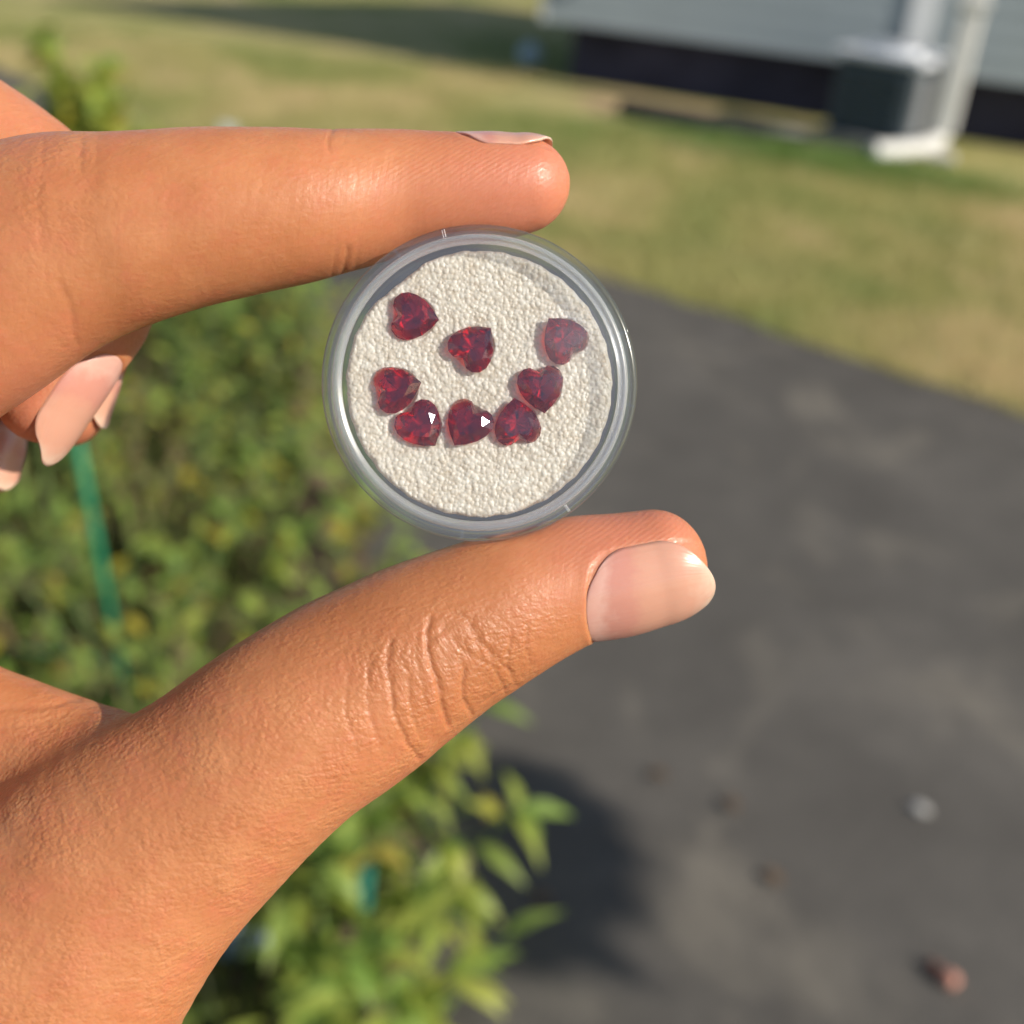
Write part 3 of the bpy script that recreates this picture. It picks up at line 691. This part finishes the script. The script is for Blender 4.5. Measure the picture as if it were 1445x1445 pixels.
def skin_material():
    m, t, b = new_mat('tanned_skin')
    A = lambda nm: N(t, 'ShaderNodeAttribute', attribute_name=nm).outputs['Fac']
    co = coords(t, 1000.0)                                      # object space in millimetres
    n1 = noise(t, co, .16, 4, .6); n2 = noise(t, co, 1.3, 4, .6)
    c = ramp(t, n1, [(.3, (.44, .160, .062)), (.7, (.54, .232, .100))])
    n4 = noise(t, co, .27, 6, .62, .5); c = mixc(t, ramp(t, n4, [(.48, (0, 0, 0)), (.72, (.62, .62, .62))]), c, (.53, .165, .085))
    c = mixc(t, A('pink'), c, (.53, .190, .112)); c = mixc(t, A('tan'), c, (.38, .145, .055))
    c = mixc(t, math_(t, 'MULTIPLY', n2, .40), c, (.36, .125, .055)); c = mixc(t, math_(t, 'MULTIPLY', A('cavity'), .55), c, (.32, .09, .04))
    L(t, c, b.inputs['Base Color'])
    b.inputs['Subsurface Weight'].default_value = .5; b.inputs['Subsurface Radius'].default_value = (1, .30, .14); b.inputs['Subsurface Scale'].default_value = .0017
    b.inputs['Specular IOR Level'].default_value = .40
    rn = N(t, 'ShaderNodeMapRange'); L(t, noise(t, co, 1.6, 5), rn.inputs[0]); rn.inputs[1].default_value = .3; rn.inputs[2].default_value = .7; rn.inputs[3].default_value = .31; rn.inputs[4].default_value = .58; L(t, rn.outputs[0], b.inputs['Roughness'])
    # skin relief: domed cells in two directions, folds across the knuckle, and fine lines with glints
    def turned(rot, sc, seed=0.0):
        tc = N(t, 'ShaderNodeTexCoord'); m0 = N(t, 'ShaderNodeMapping'); m0.inputs['Rotation'].default_value = (0, 0, rot); L(t, tc.outputs['Object'], m0.inputs[0])
        mp = N(t, 'ShaderNodeMapping'); mp.inputs['Scale'].default_value = sc; mp.inputs['Location'].default_value = (seed, seed, 0); L(t, m0.outputs[0], mp.inputs[0])
        wv = N(t, 'ShaderNodeTexNoise'); wv.inputs['Scale'].default_value = .7; wv.inputs['Detail'].default_value = 3; L(t, mp.outputs[0], wv.inputs['Vector'])
        vm = N(t, 'ShaderNodeMix', data_type='RGBA', blend_type='LINEAR_LIGHT'); vm.inputs[0].default_value = .45; L(t, mp.outputs[0], vm.inputs[6]); L(t, wv.outputs['Color'], vm.inputs[7])
        return vm.outputs[2]
    def cells(rot, sc, seed):
        v = N(t, 'ShaderNodeTexVoronoi', feature='SMOOTH_F1'); v.inputs['Scale'].default_value = 1; v.inputs['Smoothness'].default_value = .25; L(t, turned(rot, sc, seed), v.inputs['Vector'])
        return math_(t, 'SUBTRACT', 1.0, math_(t, 'MULTIPLY', v.outputs['Distance'], 1.25))
    mod = N(t, 'ShaderNodeMapRange'); L(t, noise(t, co, .22, 3, .6), mod.inputs[0]); mod.inputs[1].default_value = .32; mod.inputs[2].default_value = .68; mod.inputs[3].default_value = .35; mod.inputs[4].default_value = 1.5
    rel = math_(t, 'MULTIPLY', A('relief'), mod.outputs[0])
    h = math_(t, 'ADD', math_(t, 'MULTIPLY', cells(R(-14), (1250, 2150, 1600), 3), .75), math_(t, 'MULTIPLY', cells(R(48), (1900, 2900, 2400), 9), .35))
    big = noise(t, turned(R(-12), (260, 1500, 900), 5), 1, 4, .55)
    folds = noise(t, turned(R(-28), (1000, 190, 500), 2), 1, 4, .6)
    fine = noise(t, turned(R(62), (2600, 900, 2000), 7), 1, 4, .65)
    hh = math_(t, 'ADD', math_(t, 'MULTIPLY', math_(t, 'ADD', h, math_(t, 'MULTIPLY', big, 1.1)), rel), math_(t, 'MULTIPLY', fine, .42))
    hh = math_(t, 'ADD', hh, math_(t, 'MULTIPLY', math_(t, 'MULTIPLY', folds, A('knuckle')), 1.7))
    wv = N(t, 'ShaderNodeTexWave', wave_type='BANDS', bands_direction='X'); wv.inputs['Scale'].default_value = .62; wv.inputs['Distortion'].default_value = 5; wv.inputs['Detail'].default_value = 2; wv.inputs['Detail Scale'].default_value = .25
    tc = N(t, 'ShaderNodeTexCoord'); mr = N(t, 'ShaderNodeMapping'); mr.inputs['Rotation'].default_value = (0, 0, R(55)); mr.inputs['Scale'].default_value = (1000,) * 3; L(t, tc.outputs['Object'], mr.inputs[0]); L(t, mr.outputs[0], wv.inputs['Vector'])
    hh = math_(t, 'ADD', hh, math_(t, 'MULTIPLY', math_(t, 'MULTIPLY', wv.outputs['Fac'], A('prints')), .16))
    cross = noise(t, turned(R(8), (1500, 230, 700), 4), 1, 4, .6)
    hh = math_(t, 'ADD', hh, math_(t, 'MULTIPLY', math_(t, 'SUBTRACT', 1.0, rel), math_(t, 'MULTIPLY', cross, .55)))
    bump(t, b, hh, .52, .00019)
    return m
finish_hand(hand)
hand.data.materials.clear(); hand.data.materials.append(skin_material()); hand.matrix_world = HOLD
tag(hand, 'tanned hand pinching a clear round case between index finger and thumb', 'hand')

def nail_material():
    m, t, b = new_mat('finger_nail')
    a = N(t, 'ShaderNodeAttribute', attribute_name='along').outputs['Fac']
    co = coords(t, (1000, 1000, 1000)); n = noise(t, co, .5, 3)
    a2 = math_(t, 'ADD', a, math_(t, 'MULTIPLY', math_(t, 'SUBTRACT', n, .5), .26))
    c = ramp(t, a2, [(0, (.57, .30, .24)), (.15, (.60, .34, .275)), (.27, (.53, .245, .19)), (.36, (.525, .24, .18)), (.48, (.555, .285, .20)), (.80, (.55, .285, .20)), (.89, (.57, .33, .24)), (1, (.60, .42, .32))])
    L(t, c, b.inputs['Base Color']); b.inputs['Roughness'].default_value = .24; b.inputs['Specular IOR Level'].default_value = .55
    b.inputs['Subsurface Weight'].default_value = .35; b.inputs['Subsurface Radius'].default_value = (1, .5, .35); b.inputs['Subsurface Scale'].default_value = .0012
    rid = N(t, 'ShaderNodeAttribute', attribute_name='across').outputs['Fac']
    w = N(t, 'ShaderNodeTexNoise', noise_dimensions='1D'); w.inputs['Scale'].default_value = 16; L(t, rid, w.inputs['W'])
    bump(t, b, math_(t, 'ADD', w.outputs['Fac'], math_(t, 'MULTIPLY', noise(t, co, 1.2, 4), .5)), .25, .0001)
    return m
M_NAIL = nail_material()

def nail(tb, s0, s1, mid, half, lift=.1, point=.3, droop=.25, flat=1.0, thick=.48, nu=28, nt=30):
    """curved plate on a fingertip: s0..s1 along the finger (mm from the last joint centre), angles from the viewer side towards V"""
    end = tb.len[-1]; top, bot = [], []; al, ac = [], []
    for i in range(nt + 1):
        t = i / nt
        wdt = half * float(nail_width(t)) * (1 - point * max(0, (t - .62) / .38) ** 2)
        for j in range(nu + 1):
            u = j / nu * 2 - 1
            s = s0 + (s1 - s0) * t + (CUT * u * u * (1 - t) ** 3) - (.9 + 2.2 * point) * u * u * t ** 4
            th = mid + wdt * u
            c, T, V, W, r = tb.at(end + s)
            over = max(0, s) / max(r); f = 1 - droop * over * over
            d = V * math.sin(th) * r[0] + W * math.cos(th) * r[1]
            # flatten across: pull the middle of the nail in a little
            dn = np.linalg.norm(d); mdir = V * math.sin(mid) * r[0] + W * math.cos(mid) * r[1]
            edge = -.14 * max(0, abs(u) - .8) / .2 * (1 - t * .6)
            back = -.10 * max(0, 1 - t / .07)
            p = c + d * f * (1 + (flat - 1) * (1 - u * u)) + d / dn * (lift * min(1, t / .5) + edge * (.3 + .7 * min(1, t / .3)) + back)
            top.append(p); bot.append(p - d / dn * thick * (1 - .45 * t)); al.append(t); ac.append(u)
    n1 = nu + 1; K = len(top); V_ = np.array(top + bot) * .001; f = []
    for i in range(nt):
        for j in range(nu):
            a = i * n1 + j; f += [(a, a + 1, a + 1 + n1, a + n1), (K + a, K + a + n1, K + a + 1 + n1, K + a + 1)]
    ring = [j for j in range(n1)] + [i * n1 + nu for i in range(1, nt + 1)] + [nt * n1 + j for j in range(nu - 1, -1, -1)] + [i * n1 for i in range(nt - 1, 0, -1)]
    for a, b in zip(ring, ring[1:] + ring[:1]): f.append((a, K + a, K + b, b))
    o = mesh_obj('nail', V_, f, M_NAIL, hand, True)
    bm = bmesh.new(); bm.from_mesh(o.data); bmesh.ops.recalc_face_normals(bm, faces=bm.faces); bm.to_mesh(o.data); bm.free()
    for nm, a in (('along', al), ('across', ac)):
        at = o.data.attributes.new(nm, 'FLOAT', 'POINT'); at.data.foreach_set('value', np.array(a + a, np.float32))
    return o
for spec in NAILS: nail(*spec)

# ------------------------------------------------------------------ round clear case
def clear_material(name, glassy, tint=(.97, .98, 1.0), frost=0.0, rough=.012):
    m, t, b = new_mat(name); t.nodes.remove(b); out = t.nodes['Material Output']
    tr = N(t, 'ShaderNodeBsdfTransparent'); tr.inputs[0].default_value = (*tint, 1)
    gl = N(t, 'ShaderNodeBsdfGlossy'); gl.inputs['Roughness'].default_value = .27 if glassy > .2 else .16 if glassy > 0 else .03; gl.inputs['Color'].default_value = (1, 1, 1, 1)
    fr = N(t, 'ShaderNodeFresnel'); L(t, math_(t, 'ADD', 1.49, math_(t, 'MULTIPLY', N(t, 'ShaderNodeNewGeometry').outputs['Backfacing'], 1 / 1.49 - 1.49)), fr.inputs['IOR'])
    mx = N(t, 'ShaderNodeMixShader'); L(t, fr.outputs[0], mx.inputs[0]); L(t, tr.outputs[0], mx.inputs[1]); L(t, gl.outputs[0], mx.inputs[2])
    if glassy <= 0:                           # flat lid: faint dust plus a painted sky-reflection haze on one side
        co = coords(t, 1000); sp = N(t, 'ShaderNodeMapping'); sp.inputs['Location'].default_value = (-1.60, -.62, 0); sp.inputs['Scale'].default_value = (.150, .125, 0); tc = N(t, 'ShaderNodeTexCoord')
        sc_ = N(t, 'ShaderNodeMapping'); sc_.inputs['Scale'].default_value = (1000,) * 3; L(t, tc.outputs['Object'], sc_.inputs[0]); L(t, sc_.outputs[0], sp.inputs[0])
        gr = N(t, 'ShaderNodeTexGradient', gradient_type='SPHERICAL'); L(t, sp.outputs[0], gr.inputs[0])
        lid_haze = math_(t, 'ADD', .002, math_(t, 'MULTIPLY', math_(t, 'MULTIPLY', gr.outputs['Fac'], math_(t, 'ADD', .45, noise(t, co, .9, 5, .65))), .042))
        df = N(t, 'ShaderNodeBsdfDiffuse'); df.inputs[0].default_value = (.86, .88, .92, 1); m3 = N(t, 'ShaderNodeMixShader'); L(t, lid_haze, m3.inputs[0])
        L(t, mx.outputs[0], m3.inputs[1]); L(t, df.outputs[0], m3.inputs[2]); L(t, m3.outputs[0], out.inputs[0]); return m
    g = N(t, 'ShaderNodeBsdfGlass'); g.inputs['IOR'].default_value = 1.49; g.inputs['Roughness'].default_value = rough; g.inputs['Color'].default_value = (.97, .98, .99, 1)
    sc = noise(t, coords(t, 1000), 1.1, 4); bp = bump(t, None, sc, .25, .000012); L(t, bp, g.inputs['Normal']); L(t, bp, gl.inputs['Normal'])
    m2 = N(t, 'ShaderNodeMixShader'); m2.inputs[0].default_value = glassy; L(t, mx.outputs[0], m2.inputs[1]); L(t, g.outputs[0], m2.inputs[2]); 
    if frost:
        df = N(t, 'ShaderNodeBsdfDiffuse'); df.inputs[0].default_value = (.9, .92, .95, 1); m3 = N(t, 'ShaderNodeMixShader'); m3.inputs[0].default_value = frost
        L(t, m2.outputs[0], m3.inputs[1]); L(t, df.outputs[0], m3.inputs[2]); L(t, m3.outputs[0], out.inputs[0])
    else: L(t, m2.outputs[0], out.inputs[0])
    return m
case_root = empty('round_case'); case_root.matrix_world = HOLD @ Matrix.Translation(Vector(CASE_C) * .001) @ CASE_T
tag(case_root, 'clear plastic round case holding eight red heart gems', 'case')
mmp = lambda L_: [(r * .001, z * .001) for r, z in L_]
lathe('lid_window', mmp([(0, 1.72), (14.9, 1.72), (14.9, 1.40), (0, 1.40)]), clear_material('clear_window', 0), case_root)
M_RIM = clear_material('clear_rim', .05, frost=.008); M_RING = clear_material('clear_ring', .30, frost=.10, rough=.004)
arc = [(15.50 + .47 * math.sin(R(a)), 1.60 + .47 * math.cos(R(a))) for a in range(0, 91, 9)]
lathe('lid_ring', mmp([(14.92, 1.72), (15.02, 1.76), (15.12, 1.808), (15.22, 1.857), (15.32, 1.906), (15.36, 2.0), (15.42, 2.06)] + arc + [(15.97, .95), (15.97, .1), (15.60, .1), (15.52, .45), (15.35, .55), (15.25, 1.25), (14.92, 1.40)]), M_RING, case_root, 240)
lathe('lid_rim', mmp([(15.99, .86), (16.25, .93), (16.70, .95), (16.78, .925), (16.86, .886), (16.94, .846), (17.02, .80), (17.12, .68), (17.2, .4), (17.2, -3.75), (17.1, -4.0), (16.6, -4.0), (16.6, .2), (15.99, .25)]), M_RIM, case_root, 240)
lathe('base', mmp([(0, -4.05), (16.0, -4.05), (16.4, -3.9), (16.5, -3.6), (16.5, -.4), (16.3, -.2), (15.5, -.2), (15.35, -.45), (15.25, -3.2), (15.0, -3.4), (0, -3.4)]), M_RIM, case_root, 240)
for ang, w in ((R(104), .35), (R(123), .3), (R(20), .3), (R(-8), .25), (R(-97), .3), (R(-55), .25)):
    bm = bmesh.new(); box(bm, (0, 0, 0), (1.0e-3, w * 1e-3, .35e-3), .00008)
    o = bm_obj('snap_tab', bm, M_RIM, case_root); o.location = (16.5e-3 * math.cos(ang), 16.5e-3 * math.sin(ang), 1.2e-3); o.rotation_euler = (0, 0, ang)

GEMS = [  # traced centre, direction of the point, tilt, label
    (585, 449, -6, 1.0, (4, -5), 'red heart gem alone at upper left with its point to the right'),
    (669, 489, 48, 1.0, (-4, 4), 'dark red heart gem in the middle of the case with a pale streak'),
    (795, 477, 128, 1.0, (3, 9), 'hazy bluish red heart gem at right beside the bright rim glint'),
    (561, 549, 14, 1.0, (-5, -6), 'red heart gem at the left end of the curved row'),
    (594, 601, -58, 1.0, (5, 4), 'red heart gem second from the left in the curved row'),
    (660, 599, -124, 1.0, (-4, -7), 'red heart gem at the bottom of the row with a white flash'),
    (730, 596, 97, 1.0, (6, 3), 'red heart gem second from the right in the curved row with its point up'),
    (764, 548, -82, 1.0, (-3, 6), 'red heart gem at the right end of the row with its cleft up')]
GEM_Z = -.12
GEM_XY = [((x - CX) * (D0 - GEM_Z) / F0 - CASE_C[0], (CX - y) * (D0 - GEM_Z) / F0 - CASE_C[1]) for x, y, *_ in GEMS]
# foam pad of fused white beads
def foam_pad():
    n = 380; Rr = 14.75; g = np.linspace(-Rr, Rr, n); gx, gy = np.meshgrid(g, g, indexing='ij')
    # irregular bead centres on a jittered grid
    st = .35; m = int(2 * Rr / st) + 3; jx = (np.arange(m) * st - Rr - st)[:, None] + rng.uniform(-.2, .2, (m, m)); jy = (np.arange(m) * st - Rr - st)[None, :] + rng.uniform(-.2, .2, (m, m)); jr = rng.uniform(.13, .31, (m, m)); jz = rng.uniform(-.16, .12, (m, m))
    ci = np.clip(((gx + Rr + st) / st).round().astype(int), 1, m - 2); cj = np.clip(((gy + Rr + st) / st).round().astype(int), 1, m - 2)
    Z = np.full(gx.shape, -1.0)
    for a in (-1, 0, 1):
        for b in (-1, 0, 1):
            d2 = (gx - jx[ci + a, cj + b]) ** 2 + (gy - jy[ci + a, cj + b]) ** 2; r = jr[ci + a, cj + b]
            Z = np.maximum(Z, jz[ci + a, cj + b] + np.where(d2 < r * r, np.sqrt(np.maximum(r * r - d2, 0)), -.12))
    Z = np.clip(Z, -.12, .5)
    th = np.arctan2(gy, gx); rad = np.hypot(gx, gy)
    edge = Rr - .12 + .04 * np.sin(th * 23) + .035 * np.sin(th * 41 + 1) - .55 * np.exp(-((th - 2.25) / .22) ** 2)
    z = -.75 + Z * .43 + .04 * np.sin(gx * .5) * np.sin(gy * .4 + 1)
    over = np.clip((rad - edge + .5) / .5, 0, 1); z = z - over ** 2 * .5
    for gxy in GEM_XY:                      # hollows that seat the gems
        d = np.hypot(gx - gxy[0], gy - gxy[1]); z = np.minimum(z, np.where(d < 2.3, -2.75 + d * .86, 9))
    inside = rad < edge + .02
    idx = np.full(gx.shape, -1); idx[inside] = np.arange(inside.sum())
    V = np.stack([gx[inside], gy[inside], z[inside]], 1)
    q = np.stack([idx[:-1, :-1], idx[1:, :-1], idx[1:, 1:], idx[:-1, 1:]], -1).reshape(-1, 4); q = q[(q >= 0).all(1)]
    bm = bmesh.new()
    me = bpy.data.meshes.new('foam_pad'); me.from_pydata((V * .001).tolist(), [], q.tolist()); me.update()
    bm.from_mesh(me); e = [x for x in bm.edges if x.is_boundary]
    r_ = bmesh.ops.extrude_edge_only(bm, edges=e); nv = [x for x in r_['geom'] if isinstance(x, bmesh.types.BMVert)]
    for v in nv: v.co.z = -3.3e-3
    bmesh.ops.contextual_create(bm, geom=[x for x in r_['geom'] if isinstance(x, bmesh.types.BMEdge)])
    bmesh.ops.recalc_face_normals(bm, faces=bm.faces); bm.to_mesh(me); bm.free()
    me.polygons.foreach_set('use_smooth', [True] * len(me.polygons))
    m, t, b = new_mat('white_foam'); co = coords(t, 1000)
    L(t, ramp(t, noise(t, co, .8, 4), [(.3, (.55, .46, .33)), (.7, (.70, .635, .51))]), b.inputs['Base Color'])
    b.inputs['Roughness'].default_value = .45; b.inputs['Subsurface Weight'].default_value = .6; b.inputs['Subsurface Radius'].default_value = (1, .9, .75); b.inputs['Subsurface Scale'].default_value = .0024
    bump(t, b, noise(t, co, 6, 3), .3, .00006)
    me.materials.append(m); o = put(bpy.data.objects.new('foam_pad', me)); o.matrix_world = case_root.matrix_world
    tag(o, 'white grainy foam pad lying inside the clear round case', 'foam pad')
foam_pad()

# ------------------------------------------------------------------ heart cut garnets
def garnet_material():
    m, t, b = new_mat('red_garnet'); out = t.nodes['Material Output']; t.nodes.remove(b)
    g = N(t, 'ShaderNodeBsdfGlass'); g.inputs['IOR'].default_value = 1.76; g.inputs['Roughness'].default_value = .05; g.inputs['Color'].default_value = (1, 1, 1, 1)
    va = N(t, 'ShaderNodeVolumeAbsorption'); va.inputs['Color'].default_value = (.945, .26, .04, 1); va.inputs['Density'].default_value = 1700
    tr = N(t, 'ShaderNodeBsdfTransparent'); mx = N(t, 'ShaderNodeMixShader'); mx.inputs[0].default_value = .05      # light that leaves straight through the stone
    L(t, g.outputs[0], mx.inputs[1]); L(t, tr.outputs[0], mx.inputs[2]); L(t, mx.outputs[0], out.inputs['Surface']); L(t, va.outputs[0], out.inputs['Volume'])
    return m
M_GEM = garnet_material()
def heart():
    half = [(1.04, 0), (.74, .40), (.40, .72), (.02, .92), (-.34, .99), (-.66, .90), (-.88, .66), (-.92, .36)]
    full = half + [(-.70, 0)] + [(x, -y) for x, y in half[:0:-1]]
    return np.array(full)                    # 16 points
def gem_mesh(seed):
    rg = np.random.default_rng(seed); G = heart(); c = np.array([-.06, 0]); n = 16
    even, odd = G[::2], G[1::2]
    zs = lambda A, z, j=.02: np.hstack([A, np.full((len(A), 1), z) + rg.normal(0, j, (len(A), 1))])
    V = np.vstack([zs(G, .04, 0), zs(G, -.03, 0), zs(c + (odd - c) * .82, .20, .012), zs(c + (even - c) * .60, .34, 0), zs(c + (odd - c) * .56, -.46, .045), np.array([[c[0], c[1], -.92]])])
    g1, g0, oc, ot, op, cu = 0, 16, 32, 40, 48, 56
    f = [tuple(ot + i for i in range(8))]
    for i in range(16): f.append((g1 + i, g0 + i, g0 + (i + 1) % 16, g1 + (i + 1) % 16))
    for i in range(8):
        j = (i + 1) % 8; a, b_, d = 2 * i, 2 * i + 1, (2 * i + 2) % 16
        f += [(ot + i, ot + j, oc + i), (oc + i, g1 + a, g1 + b_), (oc + i, g1 + b_, g1 + d), (ot + j, oc + i, g1 + d), (ot + j, g1 + d, oc + j)]
        f += [(op + i, g0 + a, g0 + b_), (op + i, g0 + b_, g0 + d), (op + i, g0 + d, op + j), (cu, op + i, op + j)]
    me = bpy.data.meshes.new('heart_gem'); me.from_pydata((V * np.array([2.62, 2.62, 2.55]) * .001).tolist(), [], f); me.update()
    bm = bmesh.new(); bm.from_mesh(me); bmesh.ops.recalc_face_normals(bm, faces=bm.faces); bm.to_mesh(me); bm.free()
    me.materials.append(M_GEM); return me
case_rot = CASE_T.to_3x3()
for i, (x, y, ang, sz, tl, lab) in enumerate(GEMS):
    o = put(bpy.data.objects.new('heart_gem', gem_mesh(i)))
    loc = Vector((*GEM_XY[i], GEM_Z)) * .001
    rot = Matrix.Rotation(R(tl[0]), 3, 'X') @ Matrix.Rotation(R(tl[1]), 3, 'Y') @ Matrix.Rotation(R(ang), 3, 'Z')
    eye = Vector((0, 0, D0 * .001)) - (Vector(CASE_C) * .001 + case_rot @ loc)
    half_way = (HOLD.to_3x3().inverted() @ to_sun + eye.normalized()).normalized()      # a facet facing this way mirrors the sun
    if i in (4, 5):                     # these two lie so that one crown facet flashes
        best = min((case_rot @ rot @ p.normal for p in o.data.polygons if p.normal.z > .3), key=lambda n: n.angle(half_way))
        half_way = (half_way + Vector((0, .010 if i == 4 else 0, 0))).normalized()
        rot = case_rot.inverted() @ best.rotation_difference(half_way).to_matrix() @ case_rot @ rot
    o.matrix_world = case_root.matrix_world @ Matrix.Translation(loc) @ rot.to_4x4()
    tag(o, lab, 'gemstone', 'heart cut red gems in the case')
